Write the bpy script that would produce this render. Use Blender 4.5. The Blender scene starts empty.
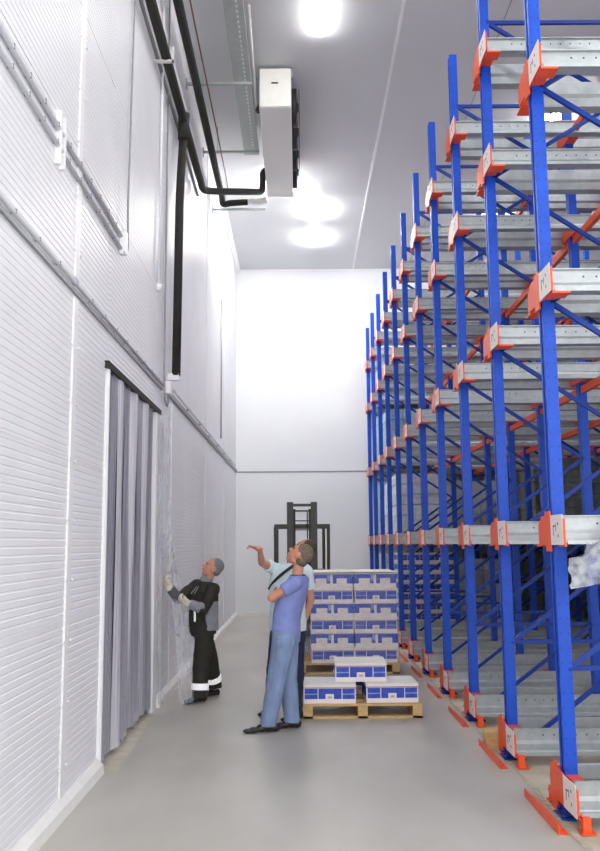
import bpy, bmesh, math, random
from mathutils import Vector, Matrix
random.seed(7)
V = Vector
col = bpy.context.scene.collection

# ------------------------------------------------------------------ materials
def mat(name, c, rough=.5, metal=0, noise=0, scale=8, stretch=(1, 1, 1), alpha=1, bump=0, spec=.5, emit=None, estr=0, c2=None, coat=0):
    m = bpy.data.materials.new(name); m.use_nodes = True
    nt = m.node_tree; b = nt.nodes['Principled BSDF']
    b.inputs['Base Color'].default_value = (*c, 1)
    b.inputs['Roughness'].default_value = rough
    b.inputs['Metallic'].default_value = metal
    b.inputs['Alpha'].default_value = alpha
    b.inputs['Specular IOR Level'].default_value = spec
    b.inputs['Coat Weight'].default_value = coat
    if emit:
        b.inputs['Emission Color'].default_value = (*emit, 1); b.inputs['Emission Strength'].default_value = estr
    if noise or bump or c2:
        tc = nt.nodes.new('ShaderNodeTexCoord'); mp = nt.nodes.new('ShaderNodeMapping')
        mp.inputs['Scale'].default_value = stretch
        nz = nt.nodes.new('ShaderNodeTexNoise'); nz.inputs['Scale'].default_value = scale; nz.inputs['Detail'].default_value = 5
        nt.links.new(tc.outputs['Object'], mp.inputs[0]); nt.links.new(mp.outputs[0], nz.inputs['Vector'])
        rp = nt.nodes.new('ShaderNodeValToRGB')
        rp.color_ramp.elements[0].position = .3; rp.color_ramp.elements[1].position = .7
        a = c if c2 else tuple(max(0, x * (1 - noise)) for x in c)
        d = c2 if c2 else tuple(min(1, x * (1 + noise)) for x in c)
        rp.color_ramp.elements[0].color = (*a, 1); rp.color_ramp.elements[1].color = (*d, 1)
        nt.links.new(nz.outputs['Fac'], rp.inputs[0]); nt.links.new(rp.outputs[0], b.inputs['Base Color'])
        if bump:
            bp = nt.nodes.new('ShaderNodeBump'); bp.inputs['Strength'].default_value = bump; bp.inputs['Distance'].default_value = .02
            nt.links.new(nz.outputs['Fac'], bp.inputs['Height']); nt.links.new(bp.outputs[0], b.inputs['Normal'])
    return m
def s(r, g, b):   # sRGB 0-255 to linear
    f = lambda v: ((v / 255 + .055) / 1.055) ** 2.4 if v > 10 else v / 255 / 12.92
    return (f(r), f(g), f(b))

M = {}
M['wall'] = mat('white_panel', s(235, 236, 240), .38, noise=.03, scale=1.2)
M['backwall'] = mat('white_back_panel', s(238, 240, 242), .5, noise=.02, scale=.8)
M['ceiling'] = mat('ceiling_panel', s(208, 210, 213), .42, noise=.03, scale=.5)
M['plinth'] = mat('white_plinth', s(235, 234, 231), .6, noise=.05, scale=6)
M['trimw'] = mat('white_trim', s(238, 238, 240), .4)
M['trimg'] = mat('grey_trim', s(150, 152, 156), .4, .3)
M['floor'] = mat('screed', s(172, 169, 160), .36, noise=.07, scale=1.3, stretch=(1, .45, 1), bump=.05, c2=s(192, 189, 181))
M['floor2'] = mat('bare_concrete', s(178, 166, 146), .7, noise=.1, scale=3, c2=s(212, 203, 186))
M['thresh'] = mat('worn_threshold', s(196, 190, 174), .7, noise=.12, scale=7)
M['crack'] = mat('broken_concrete', s(176, 166, 146), .8, noise=.3, scale=20, bump=.5)
M['blue'] = mat('blue_paint', s(12, 74, 190), .4, noise=.12, scale=9, spec=.35)
M['bluedk'] = mat('blue_paint_brace', s(12, 54, 144), .4, spec=.3)
M['orange'] = mat('orange_paint', s(236, 84, 32), .38, noise=.08, scale=10)
M['galv'] = mat('galvanised_steel', s(176, 182, 184), .42, .45, noise=.1, scale=14)
M['galvd'] = mat('galvanised_hole', s(60, 62, 62), .6)
M['label'] = mat('white_label', s(236, 228, 224), .5)
M['ink'] = mat('black_ink', s(35, 30, 34), .6)
M['clip'] = mat('clip_grey', s(150, 151, 157), .5)
M['cond'] = mat('conduit_grey', s(206, 208, 214), .4)
M['black'] = mat('black_foam', s(36, 36, 32), .75, noise=.2, scale=20)
M['copper'] = mat('copper_pipe', s(130, 95, 85), .45, .3)
M['tray'] = mat('tray_steel', s(170, 176, 174), .45, .35, noise=.08, scale=12)
M['unit'] = mat('unit_white', s(224, 223, 219), .45)
M['unitd'] = mat('unit_shadow_panel', s(200, 200, 196), .5)
M['wood'] = mat('pallet_wood', s(205, 172, 118), .7, noise=.18, scale=10, stretch=(1, 6, 6))
M['woodd'] = mat('old_wood', s(160, 118, 74), .75, noise=.2, scale=10, stretch=(1, 6, 6))
M['card'] = mat('white_card', s(242, 232, 230), .6, noise=.03, scale=9)
M['lid'] = mat('white_lid', s(236, 234, 228), .6, noise=.03, scale=9)
M['cardblue'] = mat('blue_print', s(46, 76, 186), .5, noise=.3, scale=16)
M['cardpale'] = mat('pale_blue_print', s(130, 160, 214), .5, noise=.2, scale=12)
M['cardred'] = mat('red_print', s(190, 90, 100), .5)
M['skin'] = mat('skin', s(204, 142, 116), .55, noise=.08, scale=18)
M['skin2'] = mat('skin_ruddy', s(204, 144, 122), .55, noise=.08, scale=18)
M['lav'] = mat('lavender_cotton', s(132, 144, 204), .85, noise=.06, scale=12, bump=.4)
M['navy'] = mat('navy_denim', s(30, 40, 64), .85, noise=.2, scale=16)
M['jeans'] = mat('blue_denim', s(128, 148, 184), .85, noise=.16, scale=9, stretch=(1, 1, .5), bump=.5)
M['jeansdk'] = mat('denim_seam', s(84, 108, 150), .85)
M['whitec'] = mat('white_cotton', s(214, 230, 234), .85, noise=.05, scale=12, bump=.3)
M['shoe'] = mat('black_leather', s(34, 28, 28), .35)
M['hair'] = mat('greying_hair', s(112, 98, 84), .8, noise=.35, scale=60)
M['hair2'] = mat('dark_brown_hair', s(66, 60, 44), .8, noise=.3, scale=60)
M['jacket'] = mat('black_workwear', s(44, 42, 34), .8, noise=.25, scale=14, bump=.4)
M['greyc'] = mat('grey_workwear', s(142, 144, 152), .8, noise=.12, scale=20, bump=.3)
M['greyd'] = mat('dark_grey_cloth', s(92, 94, 102), .8, noise=.12, scale=20)
M['glove'] = mat('cream_glove', s(226, 214, 194), .8, noise=.05, scale=30)
M['beanie'] = mat('grey_knit', s(122, 124, 126), .9, noise=.15, scale=70)
M['reflect_glow'] = mat('reflective_band', s(250, 250, 250), .3, emit=(1, 1, 1), estr=.25)  # retroreflected shine put in as faint emission
M['eye'] = mat('eye', s(60, 45, 40), .3)
M['lip'] = mat('lips', s(170, 92, 84), .5)
M['fork'] = mat('mast_steel', s(84, 84, 76), .5, .2, noise=.1, scale=8)
M['forkd'] = mat('forklift_dark', s(58, 60, 56), .55, noise=.1, scale=8)
M['rubber'] = mat('tyre_rubber', s(40, 40, 40), .8)
M['redp'] = mat('red_paint', s(190, 60, 50), .4)
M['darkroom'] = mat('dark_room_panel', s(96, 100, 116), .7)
M['lamp'] = mat('lamp_diffuser', (1, 1, 1), .4, emit=(1, .985, .96), estr=50)
M['lampfar'] = mat('lamp_diffuser_bright', (1, 1, 1), .4, emit=(1, .985, .96), estr=175)
M['lampfill'] = mat('fill_lamp_diffuser', (1, 1, 1), .4, emit=(1, .985, .96), estr=240)  # for the fill lamp added behind the cooler
M['goods'] = mat('pale_sacks', s(214, 222, 226), .6, noise=.25, scale=5, c2=s(240, 244, 246))
M['goods2'] = mat('grey_green_goods', s(66, 72, 68), .6, c2=s(116, 124, 114), scale=7)
M['goodsblue'] = mat('pale_blue_goods', s(150, 196, 216), .5, c2=s(206, 224, 230), scale=4)

def film_mat(name, c, a0, a1, rough=.18, stretch=(5, 5, .5), scale=3, bump=.6, trans=False):
    m = bpy.data.materials.new(name); m.use_nodes = True
    nt = m.node_tree; b = nt.nodes['Principled BSDF']
    b.inputs['Base Color'].default_value = (*c, 1); b.inputs['Roughness'].default_value = rough
    tc = nt.nodes.new('ShaderNodeTexCoord'); mp = nt.nodes.new('ShaderNodeMapping'); mp.inputs['Scale'].default_value = stretch
    nz = nt.nodes.new('ShaderNodeTexNoise'); nz.inputs['Scale'].default_value = scale; nz.inputs['Detail'].default_value = 4
    mr = nt.nodes.new('ShaderNodeMapRange'); mr.inputs[1].default_value = .3; mr.inputs[2].default_value = .7
    mr.inputs[3].default_value = a0; mr.inputs[4].default_value = a1
    nt.links.new(tc.outputs['Object'], mp.inputs[0]); nt.links.new(mp.outputs[0], nz.inputs['Vector'])
    nt.links.new(nz.outputs['Fac'], mr.inputs[0]); nt.links.new(mr.outputs[0], b.inputs['Alpha'])
    bp = nt.nodes.new('ShaderNodeBump'); bp.inputs['Strength'].default_value = bump; bp.inputs['Distance'].default_value = .03
    nt.links.new(nz.outputs['Fac'], bp.inputs['Height']); nt.links.new(bp.outputs[0], b.inputs['Normal'])
    return m
M['strip'] = film_mat('pvc_strip', s(206, 206, 218), .38, .85, stretch=(9, 9, .3), scale=2.5)
M['stripb'] = film_mat('pvc_strip_pale', s(232, 232, 240), .6, .95, stretch=(9, 9, .3), scale=3)
M['stripc'] = film_mat('pvc_strip_dark', s(176, 177, 192), .25, .6, stretch=(9, 9, .3), scale=3)
M['strip2'] = film_mat('pvc_strip_clear', s(206, 210, 220), .22, .5, stretch=(8, 8, .5), scale=2.5)
M['film'] = film_mat('stretch_film', s(236, 238, 244), .02, .18, stretch=(3, 3, 5), scale=4)
M['film2'] = film_mat('loose_film', s(206, 210, 216), .25, .7, stretch=(3, 3, 3), scale=5)

# ------------------------------------------------------------------ mesh tools
class MB:
    def __init__(self): self.bm = bmesh.new()
    def _tag(self, faces, mi):
        for f in faces: f.material_index = mi
    def box(self, x0, x1, y0, y1, z0, z1, mi=0, rot=None, org=None):
        vs = []
        for z in (z0, z1):
            for x, y in ((x0, y0), (x1, y0), (x1, y1), (x0, y1)):
                p = V((x, y, z))
                if rot is not None: p = rot @ (p - org) + org
                vs.append(self.bm.verts.new(p))
        F = [(0, 3, 2, 1), (4, 5, 6, 7), (0, 1, 5, 4), (1, 2, 6, 5), (2, 3, 7, 6), (3, 0, 4, 7)]
        self._tag([self.bm.faces.new([vs[i] for i in f]) for f in F], mi); return self
    def quad(self, a, b, c, d, mi=0):
        self._tag([self.bm.faces.new([self.bm.verts.new(V(p)) for p in (a, b, c, d)])], mi); return self
    def extrude(self, prof, axis, a, b, mi=0, closed=True):
        """prof: list of 2D points in the plane normal to axis; extruded from a to b."""
        def P(u, v, t):
            return V((t, u, v)) if axis == 'X' else V((u, t, v)) if axis == 'Y' else V((u, v, t))
        A = [self.bm.verts.new(P(u, v, a)) for u, v in prof]; B = [self.bm.verts.new(P(u, v, b)) for u, v in prof]
        n = len(prof); fs = []
        for i in range(n if closed else n - 1):
            j = (i + 1) % n; fs.append(self.bm.faces.new((A[i], A[j], B[j], B[i])))
        if closed: fs += [self.bm.faces.new(A[::-1]), self.bm.faces.new(B)]
        self._tag(fs, mi); return self
    def tube(self, pts, r, n=12, mi=0, caps=True):
        pts = [V(p) for p in pts]; rs = r if isinstance(r, (list, tuple)) else [r] * len(pts)
        rings = []; ref = None
        for i, p in enumerate(pts):
            d = (pts[min(i + 1, len(pts) - 1)] - pts[max(i - 1, 0)]).normalized()
            if ref is None: ref = V((0, 0, 1)) if abs(d.z) < .9 else V((1, 0, 0))
            u = d.cross(ref).normalized(); w = d.cross(u).normalized(); ref = -w if False else ref
            k = 1.0
            if 0 < i < len(pts) - 1:
                c = (pts[i] - pts[i - 1]).normalized().dot(d); k = 1 / max(c, .5)
            rings.append([self.bm.verts.new(p + (u * math.cos(2 * math.pi * j / n) + w * math.sin(2 * math.pi * j / n)) * rs[i]) for j in range(n)])
        fs = []
        for A, B in zip(rings, rings[1:]):
            for j in range(n): fs.append(self.bm.faces.new((A[j], A[(j + 1) % n], B[(j + 1) % n], B[j])))
        for f in fs: f.smooth = True
        if caps: fs += [self.bm.faces.new(rings[0][::-1]), self.bm.faces.new(rings[-1])]
        self._tag(fs, mi); return self
    def bar(self, a, b, w, h, mi=0, up=(0, 0, 1)):
        a, b = V(a), V(b); d = (b - a).normalized(); u = V(up)
        if abs(d.dot(u)) > .98: u = V((1, 0, 0))
        sx = d.cross(u).normalized() * w / 2; sy = sx.cross(d).normalized() * h / 2
        A = [self.bm.verts.new(p) for p in (a - sx - sy, a + sx - sy, a + sx + sy, a - sx + sy)]
        B = [self.bm.verts.new(p) for p in (b - sx - sy, b + sx - sy, b + sx + sy, b - sx + sy)]
        fs = [self.bm.faces.new((A[i], A[(i + 1) % 4], B[(i + 1) % 4], B[i])) for i in range(4)]
        fs += [self.bm.faces.new(A[::-1]), self.bm.faces.new(B)]
        self._tag(fs, mi); return self
    def build(self, name, m, parent=None, bevel=0, loc=None):
        bmesh.ops.recalc_face_normals(self.bm, faces=self.bm.faces)
        me = bpy.data.meshes.new(name); self.bm.to_mesh(me); self.bm.free()
        for k in (m if isinstance(m, (list, tuple)) else [m]): me.materials.append(M[k])
        o = bpy.data.objects.new(name, me); col.objects.link(o)
        if parent: o.parent = parent
        if loc: o.location = loc
        if bevel:
            b = o.modifiers.new('bevel', 'BEVEL'); b.width = bevel; b.segments = 2; b.limit_method = 'ANGLE'
        return o
def arc(pts, r=.08, n=6):
    """round the corners of a poly line"""
    pts = [V(p) for p in pts]; out = [pts[0]]
    for i in range(1, len(pts) - 1):
        a = (pts[i - 1] - pts[i]); b = (pts[i + 1] - pts[i]); k = min(r, a.length / 2, b.length / 2)
        p0 = pts[i] + a.normalized() * k; p2 = pts[i] + b.normalized() * k
        for t in range(n + 1):
            t /= n; out.append(p0 * (1 - t) ** 2 + pts[i] * 2 * t * (1 - t) + p2 * t * t)
    out.append(pts[-1]); return out
def tag(o, label, cat, group=None, kind=None):
    if label: o['label'] = label
    if cat: o['category'] = cat
    if group: o['group'] = group
    if kind: o['kind'] = kind
    return o
def struct(o): o['kind'] = 'structure'; return o
def empty(name, loc, label, cat, group=None, rz=0):
    o = bpy.data.objects.new(name, None); o.location = loc; o.rotation_euler = (0, 0, rz); o.empty_display_size = .1
    col.objects.link(o); return tag(o, label, cat, group)
def copy_tree(o, parent=None):
    c = o.copy(); col.objects.link(c)
    if parent: c.parent = parent
    for ch in list(o.children): copy_tree(ch, c)
    return c

# ------------------------------------------------------------------ room
WX = -1.64; YB = 21.7; HC = 9.04; Y0W = -2.0; XR = 9.4
OY0, OY1, OZ = 7.12, 9.45, 3.32          # doorway with the strip curtain
def ribbed(y0, y1, z0, z1, mb):
    p = []; z = z0
    while z < z1 - 1e-4:
        zz = min(z + .05, z1)
        p += [(WX, z), (WX, max(z, zz - .016)), (WX - .004, zz - .012), (WX - .004, zz - .004)]
        z = zz
    p.append((WX, z1)); mb.extrude(p, 'Y', y0, y1, closed=False)
w = MB()
ribbed(Y0W, OY0, 0, HC, w); ribbed(OY0, OY1, OZ, HC, w); ribbed(OY1, YB, 0, HC, w)
w.box(WX - .2, WX - .02, Y0W, OY0, 0, HC); w.box(WX - .2, WX - .02, OY0, OY1, OZ, HC); w.box(WX - .2, WX - .02, OY1, YB, 0, HC)
struct(w.build('wall_left', 'wall'))
struct(MB().box(WX - .2, XR + .2, YB, YB + .2, 0, HC).build('wall_back', 'backwall'))
struct(MB().box(XR, XR + .2, Y0W, YB, 0, HC).build('wall_right', 'backwall'))
struct(MB().box(WX - .2, XR + .2, Y0W, YB + .2, HC, HC + .2).build('ceiling', 'ceiling'))
XF = 1.70
struct(MB().box(-4.4, XF, Y0W, YB, -.1, 0).build('floor', 'floor'))
struct(MB().box(XF, XR, Y0W, YB, -.1, -.004).build('floor_under_racks', 'floor2'))
# room beyond the curtain
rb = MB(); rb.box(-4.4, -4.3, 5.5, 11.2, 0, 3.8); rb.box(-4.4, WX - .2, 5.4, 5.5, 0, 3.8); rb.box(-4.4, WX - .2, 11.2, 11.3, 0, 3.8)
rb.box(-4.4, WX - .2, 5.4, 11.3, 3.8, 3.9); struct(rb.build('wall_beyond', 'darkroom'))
# plinth
for i, (a, b) in enumerate(((Y0W, OY0 - .07), (OY1 + .3, YB))):
    struct(MB().extrude([(WX, 0), (-1.575, 0), (-1.585, .07), (WX + .01, .11), (WX, .11)], 'Y', a, b).build('baseboard_left' if i == 0 else 'baseboard_left_far', 'plinth'))
struct(MB().box(WX, XR, YB - .03, YB, 0, .1).build('baseboard_back', 'plinth'))
n = 0
def trim(mb, m):
    global n; n += 1; return struct(mb.build('trim_%d' % n, m))
def cover_strip(y, z0, z1, w=.1, studs=True):
    mb = MB(); mb.box(WX - .004, WX + .012, y - w / 2, y + w / 2, z0, z1)
    if studs:
        z = z0 + .2
        while z < z1:
            for q in (-1, 1):
                mb.tube([(WX + .004, y + q * (w / 2 + .035), z), (WX + .02, y + q * (w / 2 + .035), z)], .011, 8)
            z += .42
    trim(mb, 'trimw')
cover_strip(6.02, .1, 3.6); cover_strip(6.02, 3.75, HC); cover_strip(10.75, .1, 3.6, .08); cover_strip(10.0, 3.75, HC, .08)
cover_strip(14.6, .1, HC, .03, False)
cover_strip(18.2, .1, HC, .02, False)
for z, y1 in ((1.29, OY0 - .12), (2.43, OY0 - .12), (4.75, 10), (5.9, 10)):
    trim(MB().box(WX - .004, WX + .004, Y0W, y1, z - .006, z + .006), 'trimw')
trim(MB().box(WX, WX + .02, Y0W, 9.9, 3.62, 3.65), 'trimg')
trim(MB().box(WX, WX + .03, 10.4, YB, 3.64, 3.70), 'trimg')
trim(MB().box(WX, XR, YB - .012, YB, 3.62, 3.655), 'trimg')
trim(MB().extrude([(WX, HC), (WX + .1, HC), (WX + .1, HC - .02), (WX + .02, HC - .1), (WX, HC - .1)], 'Y', Y0W, YB), 'trimw')
trim(MB().box(WX, XR, YB - .02, YB, HC - .06, HC), 'trimw')
trim(MB().box(1.44, 1.48, Y0W, YB, HC - .012, HC), 'trimw')
for x in (2.9, 4.4, 5.9, 7.4):
    trim(MB().box(x, x + .012, Y0W, YB, HC - .004, HC), 'trimg')
# doorway frame (white profiles either side of the curtain)
for y0, y1 in ((OY0 - .07, OY0), (OY1, OY1 + .3)):
    mb = MB(); mb.box(WX - .2, WX + .018, y0, y1, 0, OZ + .02); mb.box(WX + .018, WX + .026, y0 + .02, y1 - .02, 0, OZ + .02); trim(mb, 'trimw')
trim(MB().box(WX - .2, WX - .02, OY0, OY1, OZ - .01, OZ + .02), 'trimw')
# worn threshold and broken joint in the floor
struct(MB().quad((WX - .3, OY0, .002), (WX + .17, OY0 - .02, .002), (WX + .06, OY1 - .1, .002), (WX - .3, OY1, .002)).build('trim_threshold', 'thresh'))
mb = MB(); pts = []
for i in range(60):
    y = 4.3 + i * .28; pts.append((XF - .015 + random.uniform(-.02, .02), XF + .02 + random.uniform(-.02, .03), y))
for (a, b, y), (c, d, z) in zip(pts, pts[1:]): mb.quad((a, y, .003), (b, y, .003), (d, z, .003), (c, z, .003))
struct(mb.build('trim_floor_joint', 'crack'))

# ------------------------------------------------------------------ strip curtain
cur = empty('strip_curtain', (WX, 8.3, 0), 'clear plastic strip curtain hanging across the doorway in the white wall', 'curtain')
def wx(o): o.location = o.location - V((WX, 8.3, 0)); return o
wx(MB().box(WX - .03, WX + .035, OY0 - .12, OY1 + .28, OZ - .03, OZ + .03).build('curtain_rail', 'black', cur))
ns = 15
for i in range(ns):
    mb = MB(); y = OY0 + .02 + i * (OY1 - OY0 - .16) / (ns - 1); wd = .31
    zb = .05 + random.random() * .04; dx = (.012 if i % 2 else -.014); ph = random.random() * 6
    cols = 7; rows = 12; g = []
    for r in range(rows + 1):
        t = r / rows; z = OZ - .02 - t * (OZ - .02 - zb); row = []
        for c in range(cols):
            u = c / (cols - 1); bow = .03 * math.sin(math.pi * u) + .012 * math.sin(ph + 3 * t + 4 * u)
            row.append(mb.bm.verts.new((WX + dx - .02 + bow + .02 * t * math.sin(ph), y + (u - .3) * wd * (1 - .15 * t) + .02 * t * math.sin(ph * 2), z)))
        g.append(row)
    for r in range(rows):
        for c in range(cols - 1):
            f = mb.bm.faces.new((g[r][c], g[r][c + 1], g[r + 1][c + 1], g[r + 1][c])); f.smooth = True
    wx(mb.build('curtain_strip', ('strip', 'stripb', 'strip', 'stripc')[(i * 7) % 4], cur))
def ribbon(path, wdir, wd, m, name='curtain_strip', parent=None, curl=.03):
    mb = MB(); g = []
    P = arc(path, .25, 6)
    L = len(P)
    for i, p in enumerate(P):
        row = []; w_ = wd[0] + (wd[1] - wd[0]) * i / (L - 1) if isinstance(wd, tuple) else wd
        for c in range(6):
            u = c / 5 - .5; row.append(mb.bm.verts.new(p + V(wdir) * w_ * u + V((curl * math.cos(math.pi * u), 0, 0))))
        g.append(row)
    for a, b in zip(g, g[1:]):
        for c in range(5):
            f = mb.bm.faces.new((a[c], a[c + 1], b[c + 1], b[c])); f.smooth = True
    return mb.build(name, m, parent)
o = wx(ribbon([(WX + .05, 9.72, OZ - .04), (-1.58, 9.78, 2.5), (-1.58, 9.85, 1.9), (-1.57, 10.15, 1.6), (-1.53, 10.24, 1.36), (-1.42, 10.14, 1.14), (-1.36, 10.0, .7), (-1.30, 9.92, .02)], (.8, .6, 0), (.2, .2), 'strip2', parent=cur))
o['label'] = 'clear strip pulled out from the curtain by the gloved worker'
wx(ribbon([(WX + .05, 9.6, OZ - .04), (-1.59, 9.64, 2.3), (-1.59, 9.68, 1.5), (-1.59, 9.74, .9), (-1.58, 9.8, .05)], (.1, .99, 0), .2, 'strip2', parent=cur))

# ------------------------------------------------------------------ pipes, trays and conduits on the left wall
def pipe(name, pts, r, m, label, cat='pipe', rad=.15, group=None, nseg=12):
    return tag(MB().tube(arc(pts, rad), r, nseg).build(name, m), label, cat, group)
pipe('refrigerant_pipe', [(-1.5, 2.0, 7.34), (-1.5, 12.75, 7.37), (-1.36, 13.1, 7.5), (-.64, 14.8, 8.22), (-.64, 14.8, 8.62), (-.5, 14.8, 8.66)], .058, 'black',
     'black insulated pipe running along the wall, then bending across to the cooler')
pipe('refrigerant_pipe', [(-1.5, 10.55, 7.28), (-1.53, 10.45, 6.4), (-1.54, 10.40, 3.9)], .055, 'black',
     'black insulated drop pipe coming straight down the white wall', rad=.3)
pipe('refrigerant_pipe', [(-1.45, 2.0, 8.4), (-1.43, 15.2, 8.32), (-1.43, 15.35, 8.2), (-1.3, 15.35, 8.24), (-.95, 15.35, 8.26)], .06, 'black',
     'black insulated pipe carried on the ceiling brackets beside the thin copper pipe', rad=.08)
pipe('copper_pipe', [(-1.33, 2.0, 8.5), (-1.31, 14.9, 8.5), (-1.31, 15.1, 8.4)], .012, 'copper', 'thin reddish copper pipe running between black pipe and cable tray', nseg=8)
pipe('drain_pipe', [(-.94, 15.35, 8.26), (-.72, 15.35, 8.26), (-.60, 15.35, 8.3)], .062, 'unit', 'short white drain pipe stub at the far end of the cooler')
pipe('conduit', [(-.62, 10.2, 8.8), (-.64, 12.4, 8.6)], .016, 'unit', 'short white rod sloping beside the cable tray toward the cooler', 'conduit', nseg=8)
# pipe drop coupling
tag(MB().tube([(-1.5, 10.52, 7.46), (-1.5, 10.52, 7.1)], .075, 14).build('pipe_tee', 'black'), 'black insulated tee where the drop pipe leaves the wall pipe', 'pipe fitting')
tag(MB().box(-1.64, -1.41, 9.0, 9.05, 7.29, 7.31).box(-1.43, -1.41, 9.0, 9.05, 7.29, 7.47).build('pipe_clamp', 'unit'), 'white clamp bracket holding the black wall pipe', 'bracket')
# galvanised cable tray under the ceiling: channel with slots
ct = empty('cable_tray', (-.815, 8.4, 8.7), 'wide galvanised cable tray hanging under the ceiling beside the white cooler', 'cable tray')
mb = MB(); mb.extrude([(-.13, .07), (-.13, 0), (.13, 0), (.13, .07), (.12, .07), (.12, .008), (-.12, .008), (-.12, .07)], 'Y', -7, 5.9)
for i in range(60):
    y = -1 + i * .11; mb.box(.03, .055, y, y + .06, -.002, .001, 1)
mb.build('tray_channel', ['tray', 'unit'], ct)
for i, (y, x1, lab) in enumerate(((8.8, -.66, 'near'), (11.7, -.66, 'middle'), (13.9, -.66, 'far'), (15.55, -.62, 'end'))):
    e = empty('pipe_bracket', (WX, y, 8.6), ['steel strut bracket carrying the pipes, nearest the camera above the frame', 'steel strut bracket carrying the pipes near the cooler front', 'steel strut bracket carrying the pipes at the cable tray end', 'thin steel strut under the white drain stub at cooler end'][i], 'bracket', 'strut brackets across pipes and tray')
    dz = -.05 if i < 3 else -.42
    MB().box(0, x1 - WX, -.022, .022, dz, dz + .035).build('strut', 'tray', e)
    MB().box(-.01, .015, -.05, .05, dz - .05, dz + .08).build('wall_plate', 'tray', e)
    MB().tube([(.25, 0, dz), (.25, 0, HC - 8.6)], .006, 6).build('hanger_rod', 'tray', e)
# flat grey band high on the wall
tag(MB().box(WX, -1.60, 2, 13.1, 7.42, 7.60).build('wall_band', 'trimg'), 'grey band high on the wall under the black pipe', 'trunking')
# slim conduits clipped on the wall (near part)
def clipped(name, y0, y1, z, label, r=.016, dx=.03, m='cond', step=.3):
    e = empty(name, (WX, y0, z), label, 'conduit', 'clipped conduits along the left wall')
    MB().tube([(dx, 0, 0), (dx, y1 - y0, 0)], r, 10).build('tube', m, e)
    y = .15; c0_ = None
    while y < y1 - y0 - .05:
        if c0_ is None: c0_ = MB().box(0, dx + r + .0015, 0, .01, -r * .7, r + .0015).build('clip', 'clip', e); k_ = c0_
        else: k_ = c0_.copy(); col.objects.link(k_); k_.parent = e
        k_.location = (0, y, 0); y += step
    return e
clipped('conduit', 2.2, 7.45, 4.49, 'lower of two grey conduits running together along the upper wall', r=.017, dx=.02)
clipped('conduit', 2.2, 7.45, 4.61, 'upper of two grey conduits running together along the upper wall', r=.019, dx=.02)
clipped('conduit', 2.2, 10.0, 3.69, 'long grey conduit running along the wall joint above the doorway', r=.015, dx=.02, step=.45)
clipped('conduit', 10.5, 20.9, 3.74, 'grey conduit continuing along the wall joint toward the back corner', r=.015, dx=.045, step=1.5)
tag(MB().tube(arc([(-1.59, 7.42, 4.45), (-1.58, 7.55, 4.5), (-1.6, 7.6, 5.0), (-1.61, 7.76, 7.2), (-1.61, 7.8, HC)], .1), .01, 8).build('wall_cable', 'trimg'), 'thin cable rising up the wall from the twin conduit end', 'cable')
tag(MB().box(WX, -1.57, 7.42, 7.5, 4.44, 4.66).build('junction_box', 'trimw', bevel=.01), 'small white junction box at the end of the twin conduits', 'junction box')
tag(MB().box(WX, -1.6, 5.40, 5.43, 4.36, 4.74).box(WX, -1.6, 5.5, 5.53, 4.36, 4.74).build('conduit_bracket', 'trimw'), 'pair of short white uprights crossing the twin conduits', 'bracket')
tag(MB().tube(arc([(-1.61, 9.5, HC), (-1.61, 9.42, 4.75)], .1), .014, 8).tube([(-1.61, 9.42, 4.78), (-1.61, 9.42, 4.7)], .035, 8).build('wall_cable', 'trimw'), 'white cable dropping down the wall left of the black pipe', 'cable')
tag(MB().tube(arc([(-1.61, 9.9, HC), (-1.61, 9.9, 3.9), (-1.6, 9.92, 3.5), (-1.6, 10.15, 3.45), (-1.6, 10.2, 3.7)], .08), .012, 8).build('wall_cable', 'trimg'), 'thin cable looping down the wall beside the doorway top corner', 'cable')
tag(MB().box(WX, -1.56, 10.1, 10.26, 3.62, 3.78).build('junction_box', 'trimw', bevel=.01), 'small white junction box on the wall joint beyond the doorway', 'junction box')
tag(MB().tube([(-1.61, 17.2, 3.95), (-1.61, 17.2, 6.9)], .014, 8).build('wall_cable', 'trimg'), 'thin grey cable on the far wall near the back corner', 'cable')
tag(MB().box(WX, -1.50, 10.36, 10.44, 3.84, 3.92).build('pipe_clamp', 'trimw'), 'white clip at the lower end of the black drop pipe', 'bracket')

# ------------------------------------------------------------------ ceiling cooler
ac = empty('air_cooler', (-.275, 13.78, HC), 'white ceiling hung air cooler with black fans facing the racks', 'air cooler')
zc = 8.36 - HC
mb = MB(); mb.extrude([(-.30, -.04), (-.30, zc), (.19, zc), (.19, -.04)], 'Y', -1.75, 1.6); mb.build('casing', 'unit', ac, bevel=.015)
mb = MB().box(-.29, .18, -1.775, -1.75, zc + .01, -.05); mb.build('end_panel', 'lid', ac, bevel=.008)
MB().box(-.11, -.01, -1.785, -1.775, -.30, -.28).build('badge', 'ink', ac)
for i, y in enumerate((-1.15, -.35, .45, 1.2)):
    f = MB().tube([(.18, y, zc + .32), (.27, y, zc + .32)], .29, 24).build('fan_ring', 'ink', ac)
    mb = MB(); mb.tube([(.22, y, zc + .32), (.30, y, zc + .32)], .07, 12)
    for k in range(5):
        a = k * 2 * math.pi / 5; c_, s_ = math.cos(a), math.sin(a)
        mb.quad((.27, y + .06 * c_, zc + .32 + .06 * s_), (.29, y + .26 * math.cos(a - .3), zc + .32 + .26 * math.sin(a - .3)), (.28, y + .26 * math.cos(a + .3), zc + .32 + .26 * math.sin(a + .3)), (.285, y + .07 * math.cos(a + .5), zc + .32 + .07 * math.sin(a + .5)))
    mb.build('fan', 'forkd', f)
    mb = MB(); 
    for q in (.12, .2, .275): mb.tube([(.31, y + q * math.cos(t * math.pi / 12), zc + .32 + q * math.sin(t * math.pi / 12)) for t in range(25)], .006, 5)
    mb.build('guard', 'ink', f)
for x in (-.31, .2):
    for y in (-1.6, 1.4): MB().box(x - .02, x + .02, y - .04, y + .04, -.12, 0).build('hanger', 'tray', ac)
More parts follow.
